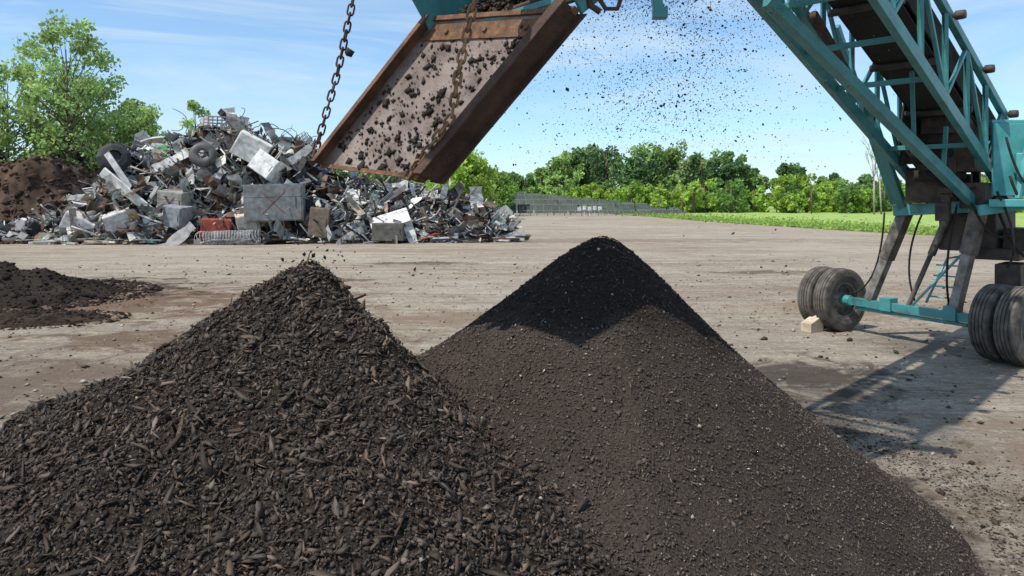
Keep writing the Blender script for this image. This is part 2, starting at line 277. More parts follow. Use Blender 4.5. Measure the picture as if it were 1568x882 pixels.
# ------------------------------------------------------------------ low side mounds
def mound(name,cx,cy,rx,ry,hh,colr,mat,st,clods,seed,cs=0.05,cap=9):
    xs=np.arange(cx-rx*1.2,cx+rx*1.2,st); ys=np.arange(cy-ry*1.2,cy+ry*1.2,st); X,Y=np.meshgrid(xs,ys)
    def f(X,Y):
        q=np.sqrt(((X-cx)/rx)**2+((Y-cy)/ry)**2)
        return np.minimum(hh*np.clip(1-q,-0.3,1)*(1+0.9*fbm(X,Y,2.5/min(rx,ry),seed,4)),cap*(1+.12*fbm(X,Y,2/min(rx,ry),seed+5)))+min(hh,cap)*0.2*fbm(X,Y,6/min(rx,ry),seed+9,4)*(q<1)
    Z=f(X,Y); V=np.stack([X,Y,Z],-1).reshape(-1,3); idx=np.arange(X.size).reshape(X.shape); F=np.stack([idx[:-1,:-1],idx[:-1,1:],idx[1:,1:],idx[1:,:-1]],-1).reshape(-1,4)
    F=F[Z.reshape(-1)[F].max(1)>-0.02]; e=empty(name); C=np.array(colr)*(0.8+1.1*(fbm(X,Y,4/min(rx,ry),seed+3)[...,None]+.2)); fastmesh("body",V,F,mat,np.clip(C.reshape(-1,3),.01,1),e,smooth=True)
    a=R.uniform(0,6.283,clods); q=np.sqrt(R.uniform(0,1.6,clods)); x=cx+np.cos(a)*q*rx; y=cy+np.sin(a)*q*ry; z=np.maximum(f(x,y),0)
    s0=np.clip(R.lognormal(math.log(cs),0.5,clods),cs*.3,cs*4); scatter("clods",np.stack([x,y,z],1),np.tile([0,0,1.],(clods,1)),np.stack([s0*1.5,s0,s0*.8],1),R.uniform(.5,1.6,(clods,1))*np.array([colr]),mat,'oct',0.4,e)
mound("compost_mound",-12.4,15.8,3.6,2.8,1.0,(.035,.027,.022),cm,0.07,6500,131,0.05,.55)
mound("compost_mound",-8.6,12.8,1.5,.9,0.20,(.045,.033,.025),cm,0.05,1500,171,0.035,.10)
soilm=mat_attr("brown_soil",rough=1,spec=0.1,nscale=2.5,namp=0.6)
mound("soil_mound",-31,42,13,7,7.2,(.095,.064,.048),soilm,0.22,10000,151,0.2,4.0)
# ------------------------------------------------------------------ chute + chains + hopper
rust=mat_noise("rusty_steel",(0.075,0.036,0.022),(0.21,0.10,0.05),scale=5,rough=0.85,bump=0.3,bscale=40,c3=(0.12,0.062,0.042))
rustd=mat_noise("dark_rust",(0.038,0.024,0.018),(0.10,0.052,0.035),scale=6,rough=0.85,bump=0.3,bscale=40)
rusto=mat_noise("orange_rust",(0.06,0.034,0.024),(0.24,0.115,0.05),scale=16,rough=0.9,bump=0.5,bscale=30,c3=(.13,.068,.038),p=(.3,.68),detail=9)
plate=mat_noise("dirty_plate",(0.10,0.070,0.058),(0.26,0.21,0.185),scale=3.5,rough=0.7,bump=0.3,bscale=60,c3=(0.185,0.14,0.12),p=(.36,.64),detail=9)
teal=mat_noise("teal_paint",(0.035,0.11,0.115),(0.055,0.24,0.245),scale=4,rough=0.45,bump=0.1,bscale=20,c3=(.045,.20,.21),p=(.3,.6),detail=9)
dark=mat_noise("dark_rubber",(0.009,0.008,0.007),(0.022,0.019,0.017),scale=8,rough=0.85,bump=0.3,bscale=30)
grime=mat_noise("greasy_machinery",(0.018,0.014,0.012),(0.085,0.06,0.045),scale=5,rough=0.7,bump=0.4,bscale=20)
steel=mat_noise("worn_grey_steel",(0.10,0.085,0.07),(0.3,0.28,0.26),scale=6,rough=0.5,metal=0.4,c3=(0.2,0.18,0.16))
K=1.13
L1=Vector((-1.20,4.6,0.21))*K; L2=Vector((-0.44,4.0,0.11))*K; U2=Vector((0.31,3.75,0.97))*K; U1=L1+(U2-L2)*0.98
up=Vector((0,0,EYE)); L1+=up;L2+=up;U1+=up;U2+=up
wv=(L2-L1); Wd=wv.length; wv.normalize(); rv=(U1-L1); Rl=rv.length; rv.normalize(); nv=wv.cross(rv).normalized()
if nv.y>0: nv=-nv
chute=empty("discharge_chute",tuple((L1+U2)/2)); 
def par(o,e):
    o.parent=e; o.matrix_parent_inverse=e.matrix_world.inverted()
bpy.context.view_layer.update()
def cput(m,name,mat,bevel=0):
    bpy.context.view_layer.update(); o=m.obj(name,mat,None,bevel); par(o,chute); return o
mid=(L1+L2+U1+U2)/4
m=MB(); m.obox(mid,wv,rv,nv,Wd,Rl,0.012); cput(m,"plate",plate)
m=MB()
m.obox(mid-wv*(Wd/2+.006)+nv*0.04,wv,rv,nv,0.012,Rl,0.10); m.obox(mid-wv*(Wd/2-.012)+nv*0.095,wv,rv,nv,0.045,Rl,0.012)
cput(m,"side_flange_far",rust,0.003)
m=MB()
m.obox(mid+wv*(Wd/2+.008)+nv*0.05,wv,rv,nv,0.014,Rl+.04,0.20); m.obox(mid+wv*(Wd/2+.03)+nv*0.155,wv,rv,nv,0.075,Rl+.04,0.014); m.obox(mid+wv*(Wd/2+.03)-nv*0.055,wv,rv,nv,0.075,Rl+.04,0.014); m.obox(mid+wv*(Wd/2-.02)+nv*-0.04,wv,rv,nv,0.04,Rl+.04,0.014)
cput(m,"side_flange_near",rustd,0.003)
m=MB(); m.obox(L1+wv*Wd/2+nv*0.012,wv,rv,nv,Wd*.97,0.035,0.012); m.obox(U1+wv*Wd/2-rv*0.10+nv*0.013,wv,rv,nv,Wd*.96,0.14,0.01)
for t in (.2,.5,.8): m.lathe(U1+wv*Wd*t-rv*0.1+nv*0.02,nv,[(0,.012),(.018,.012),(.02,0)],10)
m.obox(U1+wv*Wd*.5+rv*0.02,wv,rv,nv,Wd+.05,0.04,0.06)
cput(m,"wear_lip",rusto,0.002)
n=750; a=R.beta(1.4,1.2,n)*Wd*.95; bq=R.beta(1.1,1.2,n)*Rl*.95; kk=vn(a*4,bq*4,1,301)>-.12; a=a[kk];bq=bq[kk];n=len(a); bw=np.array(wv); brv=np.array(rv); P=np.array(L1)[None]+a[:,None]*bw+bq[:,None]*brv+np.array(nv)*0.012
s0=np.clip(R.lognormal(math.log(0.012),0.7,n),.004,.06)
o=scatter("stuck_compost",P,np.tile(np.array(nv),(n,1)),np.stack([s0*1.6,s0,s0*.4],1),R.uniform(.5,1.5,(n,1))*np.array([[.03,.022,.018]]),chipm,'oct',.15); bpy.context.view_layer.update(); par(o,chute)
def chain(name,pts,mat,ll=0.075,r=0.0075):
    pts=[Vector(p) for p in pts]; m=MB(); tot=sum((pts[i+1]-pts[i]).length for i in range(len(pts)-1)); step=ll*0.74; k=int(tot/step)
    def at(s):
        for i in range(len(pts)-1):
            l=(pts[i+1]-pts[i]).length
            if s<=l or i==len(pts)-2: return pts[i].lerp(pts[i+1],min(1,s/l)),(pts[i+1]-pts[i]).normalized()
            s-=l
    for i in range(k):
        c,d=at((i+.5)*step); x,d,z=m.frame(d,(0.3,1,0)); ang=(math.pi/2 if i%2 else 0)+random.uniform(-.3,.3)+.5; s_=x*math.cos(ang)+z*math.sin(ang)
        hw=ll*0.25; hs=ll*.5-hw; loop=[]
        for q in range(6): t=math.pi*q/5; loop.append(c+d*(hs+hw*math.sin(t))+s_*hw*math.cos(t))
        for q in range(6): t=math.pi*q/5; loop.append(c-d*(hs+hw*math.sin(t))-s_*hw*math.cos(t))
        m.tube(loop,r,6,True)
    return m.obj(name,mat)
ch=chain("hanging_chain",[(-1.0,5.15,4.6),(-1.13,5.2,3.52),(-1.24,5.2,3.0),tuple(L1+nv*.08)],rustd,0.085,0.0075)
c2=chain("hanging_chain",[(-.14,4.25,4.2),(-.205,4.22,3.3),(-.31,4.22,2.83),(-.35,4.25,2.58),tuple(L2-wv*.06+nv*.12)],mat_noise("chain_rust",(0.09,0.05,0.03),(0.34,0.19,0.09),scale=12,rough=.8),0.085,0.009)
cl=scatter("stuck_clod",np.array([[-1.15,5.17,3.14]]),np.array([[0,0,1.]]),np.array([[.085,.075,.07]]),np.array([[.04,.03,.024]]),chipm,'oct',.2); cl.parent=ch
m=MB(); q=L2-wv*.06+nv*.10; m.tube([q+Vector((.03,0,.12)),q+Vector((0,-.01,.02)),q-rv*.05,q-rv*.04-wv*.06,q-wv*.07+rv*.02],0.013,8); m.obox(L2-wv*.05+nv*.05,wv,rv,nv,.07,.08,.08)
cput(m,"hook_bracket",rusto)
hop=empty("screener_hopper",(0,4.6,3.6)); bpy.context.view_layer.update()
def hput(m,name,mat,bevel=0):
    o=m.obj(name,mat,None,bevel); par(o,hop); return o
hx=wv.copy(); hx.z=0.09; hx.normalize(); hd=Vector((0.62,0.35,0.55)).normalized(); hn=hx.cross(hd).normalized()
if hn.z<0: hn=-hn
A=Vector((-.40,4.95,3.22)); Bq=A+hx*1.02
m=MB(); m.beam(A-hx*.06,Bq+hx*.1,0.08,0.05); m.obox(A+hx*.5+hd*.7,hx,hd,hn,1.05,1.5,.02); hput(m,"trough_floor",rustd)
m=MB(); m.beam(A-hx*.08-hd*.09+hn*.03,Bq+hx*.12-hd*.09+hn*.03,.05,.04); m.obox(A-hx*.05+hd*.7+hn*.16,hx,hd,hn,.02,1.6,.5); m.obox(Bq+hx*.05+hd*.7+hn*.16,hx,hd,hn,.02,1.6,.5); m.beam(A-hx*.09+hn*.42-hd*.1,A-hx*.09+hd*1.4+hn*.42,.07,.05); m.beam(A-hx*.08-hd*.02,A-hx*.12+hn*.5,.06,.05)
m.beam(Bq+hx*.09+hn*.05,Bq+hx*.09+hd*1.3+hn*.05,.06,.06)
m.beam(Bq+hx*.1+hn*.02,Bq+hx*.45+hd*.35+hn*.12,.05,.05); m.beam((.93,4.6,3.25),(.86,4.6,3.6),.06,.06); m.obox((.93,4.6,3.27),Vector((1,0,0)),Vector((0,1,0)),Vector((0,0,1)),.09,.07,.07)
m.beam((.86,4.6,3.6),(.86,4.6,4.9),.06,.06); m.beam((-1.45,5.4,4.95),(1.2,4.3,4.95),.12,.12); m.beam((-1.0,5.15,4.55),(-1.0,5.2,4.95),.06,.06); m.beam((-.14,4.25,4.15),(-.14,4.85,4.95),.06,.06)
hput(m,"side_frames",teal,.004)
m=MB(); m.tube([(.42,4.35,3.45),(.50,4.3,3.30),(.55,4.3,3.22),(.62,4.3,3.22),(.64,4.3,3.28)],.014,8); m.tube([(.40,4.3,3.40),(.46,4.3,3.24),(.52,4.3,3.2)],.02,8); m.tube([A+hx*.1-hd*.02+hn*.03,A+hx*.95-hd*.02+hn*.05],.02,8)
hput(m,"hooks",rustd)
# plate added above the view, outlined to throw the V shadow on the compost
zt=4.25
tri=[(px-zt*SUNH[0],py-zt*SUNH[1]) for px,py in ((1.01,4.795),(1.32,4.945),(1.79,5.41),(2.05,5.7),(1.9,5.75),(1.6,5.48),(.62,5.45),(.40,5.50))]
m=MB(); n4=len(tri); m.add([(a,b_,zt) for a,b_ in tri]+[(a,b_,zt+.03) for a,b_ in tri],[tuple(range(n4))[::-1],tuple(range(n4,2*n4))]+[(i,(i+1)%n4,(i+1)%n4+n4,i+n4) for i in range(n4)])
m.beam((tri[3][0],tri[3][1],zt+.05),(.3,4.7,4.93),.06,.06)
hput(m,"shadow_plate",teal,.004)
n=1600; a=R.uniform(0.03,1,n); bq=R.uniform(-.02,.8,n); hh=R.uniform(0.0,.12,n)*(1-.3*np.abs(a-.5))
P=np.array(A)[None]+a[:,None]*np.array(hx)+bq[:,None]*np.array(hd)+hh[:,None]*np.array(hn); s0=np.clip(R.lognormal(math.log(.03),.5,n),.01,.09)
o=scatter("oversize_compost",P,np.tile(np.array(hn),(n,1)),np.stack([s0*1.5,s0,s0*.7],1),R.uniform(.5,1.6,(n,1))*np.array([[.045,.033,.026]]),chipm,'oct',.5); par(o,hop)
# ------------------------------------------------------------------ conveyor
cv=empty("stacking_conveyor",(5.9,10.8,0)); bpy.context.view_layer.update()
def vput(m,name,mat,bevel=0):
    o=m.obj(name,mat,None,bevel); par(o,cv); return o
D=Vector((-.72,-.69,.38)); A0=Vector((6.2,9.6,2.6)); lat=Vector((-.69,.72,0)).normalized(); HT=Vector((0,0,1.07))
T0,T1=-1.6,7.4
for nm,off in (("truss_near",0.0),("truss_far",1.05)):
    m=MB(); o_=A0+lat*off
    m.beam(o_+D*T0,o_+D*T1,.08,.16); m.beam(o_+HT+D*(T0+.5),o_+HT+D*T1,.08,.11)
    t=-.9; k=0
    while t<T1-.2:
        m.beam(o_+D*t+Vector((0,0,.06)),o_+D*t+HT,.05,.06)
        a,b_=(t,t+.85)
        if b_<T1: 
            if k%2: m.beam(o_+D*a+Vector((0,0,.06)),o_+D*b_+HT,.045,.05)
            else: m.beam(o_+D*b_+Vector((0,0,.06)),o_+D*a+HT,.045,.05)
        t+=.85; k+=1
    vput(m,nm,teal,.006)
m=MB()
t=-1.2
while t<T1:
    m.beam(A0+D*t+lat*.04,A0+D*t+lat*1.01,.05,.06)
    if t+.85<T1 and t>3.5: m.beam(A0+D*t+lat*.06,A0+D*(t+.85)+lat*1.0,.035,.035)
    t+=.85 if t>2 else 1.7
vput(m,"cross_members",teal,.004)
bn=lat.cross(D).normalized()
if bn.z<0: bn=-bn
Dn=D.normalized(); Lc=(T1-T0)*D.length
m=MB(); m.obox(A0+D*((T0+T1)/2)+lat*.50+Vector((0,0,.98)),lat,Dn,bn,.72,Lc,.025); m.obox(A0+D*((T0+T1)/2)+lat*.48+Vector((0,0,.62)),lat,Dn,bn,.66,Lc,.02)
m.obox(A0+D*((T0+T1)/2)+lat*.12+Vector((0,0,.86)),lat,Dn,bn,.02,Lc,.36); m.obox(A0+D*((T0+T1)/2)+lat*.86+Vector((0,0,.86)),lat,Dn,bn,.02,Lc,.36)
m.obox(A0+D*(-.5)+lat*.9+Vector((0,0,.45)),lat,Dn,bn,.02,1.8,.75)
vput(m,"belt",dark)
m=MB(); t=-1
while t<T1:
    c=A0+D*t+lat*.48+Vector((0,0,.57)); m.tube([c-lat*.40,c+lat*.40],.045,12); 
    c=A0+D*t+HT-lat*.07; m.lathe(c,-lat,[(0,.10),(.05,.10),(.055,.06),(.055,0),(.03,-.02)],14); t+=1.25
m.tube([A0+D*T1+lat*.02+Vector((0,0,.75)),A0+D*T1+lat*1.03+Vector((0,0,.75))],.18,20)
vput(m,"rollers",grime)
axd=Vector((.45,-.89,0)).normalized(); WL=Vector((5.25,11.7,.5)); WR=Vector((6.33,9.5,.5))
J=Vector((4.72,9.75,3.37))
m=MB()
m.beam((6.24,9.9,2.06),(2.51,7.2,4.06),.11,.14)
m.beam(J,(3.04,7.9,4.25),.09,.11); m.beam((5.85,10.9,1.9),J,.11,.12)
m.beam((5.7,10.9,2.05),(4.25,9.6,4.37),.09,.09)
m.beam(J,(4.35,8.52,3.05),.08,.08); m.obox(J+Vector((-.05,-.05,0)),lat,Vector((0,0,1)),lat.cross(Vector((0,0,1))),.08,.35,.22)
m.beam((5.05,9.15,2.72),(5.05,9.75,3.05),.06,.06); m.beam((4.15,8.5,3.2),(3.95,9.0,3.75),.05,.05)
m.beam((4.95,9.0,2.8),(4.7,8.6,3.6),.05,.06); m.beam((5.6,9.5,2.45),(5.7,9.6,3.05),.05,.06)
m.beam((6.24,9.9,2.0),(5.75,10.95,1.93),.14,.16)
vput(m,"support_frame",teal,.006)
m=MB(); m.tube([(3.3,8.0,4.12),(4.5,9.5,3.5)],.05,12); vput(m,"luffing_cylinder",rustd)
m=MB(); m.beam(WL+axd*.1,WR-axd*.1,.12,.12); m.beam(WL+axd*.3+Vector((0,0,-.1)),WR-axd*.4+Vector((0,0,-.1)),.05,.05)
for t in (.35,.75): 
    p=WL.lerp(WR,t); m.obox(p+Vector((0,0,.03)),axd,Vector((axd.y,-axd.x,0)),Vector((0,0,1)),.18,.18,.2)
m.tube([WL-axd*.05,WL+axd*.2],.085,16); m.tube([WR+axd*.05,WR-axd*.2],.085,16)
vput(m,"axle",teal,.008)
m=MB()
pl=WL.lerp(WR,.22)+Vector((0,0,.06)); pr=WL.lerp(WR,.76)+Vector((0,0,.06))
m.beam(pl,(5.87,10.85,1.98),.13,.13,axd); m.beam(pr,(6.30,9.85,2.0),.13,.13,axd)
vput(m,"legs",steel,.008)
sleeve=mat_noise("dirty_steel",(0.045,0.037,0.03),(0.2,0.175,0.15),scale=5,rough=0.6,metal=0.2,bump=.3,bscale=25)
m=MB(); m.beam(pl.lerp(Vector((5.87,10.85,1.98)),.45),Vector((5.87,10.85,1.98)),.16,.16,axd); m.beam(pr.lerp(Vector((6.3,9.85,2.0)),.55),Vector((6.3,9.85,2.0)),.165,.165,axd)
m.tube([WL.lerp(WR,.48)+Vector((0,0,.05)),(6.1,10.5,1.5)],.035,10); m.tube([(6.05,10.55,1.3),(6.2,10.3,2.0)],.055,12)
vput(m,"leg_sleeves",sleeve,.006)
m=MB()
q=WL.lerp(WR,.5)
m.tube([q+Vector((0,0,.05)),(5.95,10.2,1.0),(6.3,10.0,1.5)],.018,6); m.tube([(6.0,10.6,.6),(6.25,10.5,1.25),(6.45,10.4,1.3)],.018,6); m.tube([(6.1,10.3,.55),(6.4,10.2,1.2)],.018,6)
for k in range(4): z=.7+.15*k; m.tube([(6.03+.04*k,10.6,z),(6.2+.06*k,10.3,z)],.012,6)
vput(m,"access_ladder",mat_noise("light_teal",(0.12,.36,.38),(.2,.45,.46),rough=.5))
m=MB()
ex=Vector((.72,.69,0)).normalized(); ey=Vector((-.69,.72,0)).normalized(); ez=Vector((0,0,1))
EX,EYv,EZ=Vector((1,0,0)),Vector((0,1,0)),Vector((0,0,1))
m.obox((6.15,10.25,2.75),ex,ey,ez,.55,.7,.55); m.obox((6.75,10.6,1.75),ex,ey,ez,1.1,.7,.75); m.obox((6.05,10.1,3.25),ex,ey,ez,.5,.6,.5)
m.obox((6.0,10.5,2.3),ex,ey,ez,.5,.5,.5); m.obox((6.35,10.0,2.15),ex,ey,ez,.45,.3,.35)
m.obox((7.0,10.4,1.35),ex,ey,ez,1.2,.6,.16); m.obox((6.85,10.0,1.05),ex,ey,ez,.6,.3,.35); m.obox((7.1,10.1,1.55),ex,ey,ez,.7,.4,.3)
for k in range(22): m.obox((5.85+.05*k+random.uniform(-.05,.05),9.95+.03*k,2.4+random.uniform(-.55,.75)),ex,ey,ez,random.uniform(.07,.2),random.uniform(.1,.2),random.uniform(.08,.25))
vput(m,"power_unit",grime,.012)
m=MB(); m.tube([(5.50,10.3,2.74),(6.3,10.05,2.74)],.15,20); m.tube([(5.6,10.2,2.42),(6.2,10.0,2.42)],.08,14); m.tube([(5.45,10.32,2.74),(5.52,10.3,2.74)],.17,20)
vput(m,"winch_drum",dark,.01)
m=MB()
m.obox((6.78,9.6,2.62),EX,EYv,EZ,.95,.05,.95); m.obox((6.78,9.56,2.62),EX,EYv,EZ,.06,.05,.95); m.obox((6.78,9.9,3.12),EX,EYv,EZ,.95,.6,.05)
m.beam((6.2,9.75,1.95),(7.2,9.6,2.10),.14,.14); m.obox((6.9,9.8,2.05),ex,ey,ez,1.2,.6,.1)
m.obox((6.62,9.52,2.5),ex,ey,ez,.10,.08,.4); m.beam((6.5,9.4,2.1),(6.72,9.5,2.9),.06,.06)
vput(m,"side_panel",mat_noise("bright_teal_paint",(0.05,0.26,0.27),(0.09,0.38,0.38),scale=3,rough=.45),.01)
m=MB()
def hose(a,b_,sag,r=.012,side=(0,0,0)):
    a=Vector(a);b_=Vector(b_); m.tube([a.lerp(b_,t/12)+Vector((0,0,-sag*4*(t/12)*(1-t/12)))+Vector(side)*4*(t/12)*(1-t/12) for t in range(13)],r,6)
hose((5.55,10.9,1.9),(5.35,11.5,.62),.25,.014,(.1,0,0)); hose((6.05,10.5,2.2),(5.9,10.7,.6),.05,.014,(-.2,0,0)); hose((6.2,10,2.4),(6.1,10.2,.6),.1,.016,(-.12,0,0)); hose((6.4,9.7,2.6),(6.9,9.5,2.3),.35); hose((6.3,9.7,2.5),(6.8,9.5,2.6),.2); hose((5.0,10.3,3.2),(5.9,10.3,2.7),.25); hose((6.5,9.8,2.0),(6.95,9.7,1.3),.2,.02); hose((6.1,9.8,2.2),(6.6,9.6,1.7),.3,.018); hose((6.35,9.4,2.9),(6.7,9.3,2.3),.25,.016); hose((5.3,10.0,2.9),(6.3,9.8,2.3),.3,.014); hose((6.4,9.4,2.4),(6.75,9.4,2.1),.2,.018); hose((6.3,9.5,2.2),(6.5,9.6,1.2),.1,.016,(.15,0,0))
vput(m,"hydraulic_hoses",dark)
tyre=mat_noise("tyre_rubber",(0.045,0.041,0.036),(0.15,0.13,0.11),scale=7,rough=0.9,bump=0.4,bscale=60)
def wheel(c,face,name):
    m=MB(); R0=.5
    prof=[(.27,-.09),(.30,-.115),(.38,-.13),(.45,-.125),(.485,-.112)]
    a=-.105
    for g in range(5):
        prof+= [(R0-.004*abs(g-2),a),(R0-.004*abs(g-2),a+.03),(R0-.02,a+.034),(R0-.02,a+.041)]; a+=.045
    prof=prof[:-2]+[(.485,.112),(.45,.125),(.38,.13),(.30,.115),(.27,.09)]
    m.lathe(c,axd,prof,64,False); o=vput(m,name+"_tyre",tyre)
    m=MB(); s=1 if face>0 else -1
    m.lathe(c,axd*s,[(.275,.095),(.262,.10),(.255,.06),(.24,.0),(.19,-.02),(.13,.01),(.12,.04),(.07,.045),(.06,.10),(0,.10)],32)
    for k in range(8):
        t=k*math.pi/4; x,d,z=m.frame(axd*s); m.tube([Vector(c)+x*.155*math.cos(t)+z*.155*math.sin(t)-d*.01,Vector(c)+x*.155*math.cos(t)+z*.155*math.sin(t)+d*.03],.014,6)
    m.lathe(c,axd*-s,[(.275,.095),(.262,.10),(.25,.0),(.1,.0),(0,.0)],32)
    vput(m,name+"_rim",steel)
wheel(WL,1,"inner_left"); wheel(WL-axd*.31,-1,"outer_left"); wheel(WR,-1,"inner_right"); wheel(WR+axd*.31,1,"outer_right")
m=MB(); m.add([(4.68,11.45,0),(4.95,11.62,0),(4.87,11.80,0),(4.60,11.65,0),(4.68,11.45,.14),(4.95,11.62,.26),(4.87,11.80,.26),(4.60,11.65,.14)],[(3,2,1,0),(4,5,6,7),(0,1,5,4),(1,2,6,5),(2,3,7,6),(3,0,4,7)])
m.obj("wheel_chock",mat_noise("weathered_wood",(.38,.30,.21),(.62,.54,.43),rough=.8),None,.006)
# ------------------------------------------------------------------ falling fines
n=85000; z=R.uniform(1.85,5.2,n); dz=(5.2-z); x=1.42-0.10*dz+R.normal(0,1,n)*(0.13+.14*dz)-R.exponential(.08,n)*dz; y=5.1+R.normal(0,.3,n)
x+=.12*np.interp(z,[1.8,2.5,3.1,3.6,4.4],[0,.5,-.5,.6,0])
clump=fbm(x,z,2.2,401)+.25
keep=(R.random(n)<np.clip((z-1.9)/1.9,0.02,1)**1.2*np.clip(.35+1.6*clump,.1,1)); x=x[keep];y=y[keep];z=z[keep];n=len(x)
s0=np.clip(R.lognormal(math.log(.0043),.55,n),.002,.024)
scatter("falling_compost",np.stack([x,y,z],1),np.tile([0,0,1.],(n,1)),np.stack([s0*1.5,s0,s0*.8],1),np.tile([[.05,.042,.036]],(n,1)),chipm,'oct',1.)
n=55; x=PL[0]+R.normal(.0,.22,n); y=PL[1]+R.normal(0,.2,n); z=PL[2]-.12+np.abs(R.normal(0,.11,n)); s0=np.clip(R.lognormal(math.log(.015),.6,n),.005,.035)
scatter("falling_compost",np.stack([x,y,z],1),np.tile([0,0,1.],(n,1)),np.stack([s0*1.6,s0,s0*.7],1),np.tile([[.03,.024,.02]],(n,1)),chipm,'oct',1.)
# ------------------------------------------------------------------ scrap pile
SP=empty("scrap_metal_pile")
hxs=np.array([-25.5,-24,-21.9,-21,-20.2,-17.8,-15.8,-14,-12.4,-11,-10.2,-9.4,-6.4,-3.6,-1.5,.0,.6]); hzs=np.array([0,.7,2.0,3.6,5.0,5.4,6.0,6.1,5.2,5.4,4.4,3.0,2.7,2.3,1.4,.4,0])
FR=lambda x: 38.6-np.interp(x,[-25,-20,-9,1],[2.8,4.2,3.6,2.0])
def HS(x,y):
    c=np.interp(x,hxs,hzs)*.93; fr=FR(x); t=np.where(y<38.6,(y-fr)/(38.6-fr),1-(y-38.6)/4.5); return c*np.clip(t,0,1)**.75
sm=mat_attr("scrap_metal",rough=.55,spec=.4,metal=.0,nscale=4,namp=.5)
xs=np.arange(-26,1.3,.25); ys=np.arange(34,43.5,.25); X,Y=np.meshgrid(xs,ys); Zq=HS(X,Y)*.88+.6*fbm(X,Y,1.4,201)*(HS(X,Y)>.2)-.2
idx=np.arange(X.size).reshape(X.shape); F=np.stack([idx[:-1,:-1],idx[:-1,1:],idx[1:,1:],idx[1:,:-1]],-1).reshape(-1,4)
fastmesh("packed_scrap",np.stack([X,Y,Zq],-1).reshape(-1,3),F,sm,np.tile([[.05,.042,.038]],(X.size,1))*R.uniform(.4,2.5,(X.size,1)),SP)
pal=[((.70,.70,.66),20),((.48,.48,.46),17),((.24,.24,.24),15),((.04,.04,.042),28),((.16,.095,.06),15),((.42,.35,.26),12),((.16,.22,.30),3),((.80,.79,.75),8),((.35,.05,.04),2),((.1,.25,.2),1)]
pc=[p for p,w_ in pal for _ in range(w_)]
def rnd_axes():
    q=Vector((random.gauss(0,1),random.gauss(0,1),random.gauss(0,1))).normalized(); a=Vector((random.gauss(0,1),random.gauss(0,1),random.gauss(0,1))); x=(a-q*a.dot(q)).normalized(); return x,q,x.cross(q)
def sp(top=39.4):
    x=random.uniform(-24.6,0); fr=float(FR(x)); y=random.uniform(fr-.3,top); z=float(HS(np.array(x),np.array(y))); return Vector((x,y,max(z,.1)))
def shade(c): k=random.uniform(.65,1.1); return tuple(min(.85,v*k) for v in c)
m=MB()
for i in range(270):
    c=sp(); m.cur=shade(random.choice(pc)); x,y_,z=rnd_axes(); a=random.uniform(.3,1.0)*(1 if c.x<-9 else .75); sx,sy,sz=a,a*random.uniform(.5,1.4),a*random.uniform(.2,.8)
    if random.random()<.55:
        t=.03
        m.obox(c-z*sz/2,x,y_,z,sx,sy,t); m.obox(c-x*sx/2,x,y_,z,t,sy,sz); m.obox(c+x*sx/2,x,y_,z,t,sy,sz); m.obox(c-y_*sy/2,x,y_,z,sx,t,sz)
        if random.random()<.6: m.obox(c+y_*sy/2,x,y_,z,sx,t,sz)
        m.cur=(.04,.04,.04); m.obox(c,x,y_,z,sx*.6,sy*.6,sz*.5); 
    else:
        m.obox(c,x,y_,z,sx,sy,sz); col=m.cur; m.cur=tuple(v*random.choice((.3,.85,.85)) for v in col); m.obox(c+z*.012,x,y_,z,sx*.8,sy*.75,sz); m.cur=(.05,.05,.05); m.obox(c+x*sx*.3+y_*sy*.3+z*.02,x,y_,z,sx*.15,sy*.1,sz)
m.obj("appliances",sm,SP,.015)
m=MB()
for i in range(1000):
    c=sp()+Vector((0,-.1,.1)); m.cur=shade(random.choice(pc)); x,y_,z=rnd_axes(); l=random.uniform(.4,2.3); wd=random.uniform(.1,.75); nseg=7; vs=[]; b1=random.uniform(-.8,.8); p=c-x*l/2; ang=0; crease=random.randrange(nseg)
    for k in range(nseg+1):
        tw=random.uniform(-.18,.18); w1=wd*random.uniform(.7,1.1); vs+= [p-y_*w1/2+z*tw*wd,p+y_*w1/2-z*tw*wd]; ang+=b1*random.uniform(0,.7)+(random.uniform(-1.4,1.4) if k==crease else 0); p=p+(x*math.cos(ang)+z*math.sin(ang))*l/nseg
    m.add(vs,[(2*k,2*k+1,2*k+3,2*k+2) for k in range(nseg)])
m.obj("bent_sheets",sm,SP)
m=MB()
for i in range(900):
    c=sp()+Vector((0,-.1,.2)); m.cur=shade(random.choice(pc)); x,y_,z=rnd_axes(); l=random.uniform(.5,2.8)
    if abs(x.z)>.8 : x=(x+Vector((random.choice((-1,1)),0,0))).normalized(); l*=.6
    if random.random()<.5: m.beam(c-x*l/2,c+x*l/2,random.uniform(.03,.14),random.uniform(.02,.08))
    else: m.tube([c-x*l/2,c-x*l/6+z*random.uniform(-.25,.25),c+x*l/5+y_*random.uniform(-.2,.2),c+x*l/2],random.uniform(.015,.05),6)
for i in range(110):
    x0=random.uniform(-24,.4); c=Vector((x0,float(FR(x0))-random.uniform(0,.9),random.uniform(.05,.25))); m.cur=shade(random.choice(pc)); a=random.uniform(-.6,.6); d=Vector((math.cos(a),math.sin(a),random.uniform(-.05,.1))); l=random.uniform(.3,1.6); m.beam(c-d*l/2,c+d*l/2,random.uniform(.03,.3),random.uniform(.02,.1))
m.obj("bars_and_pipes",sm,SP)
m=MB()
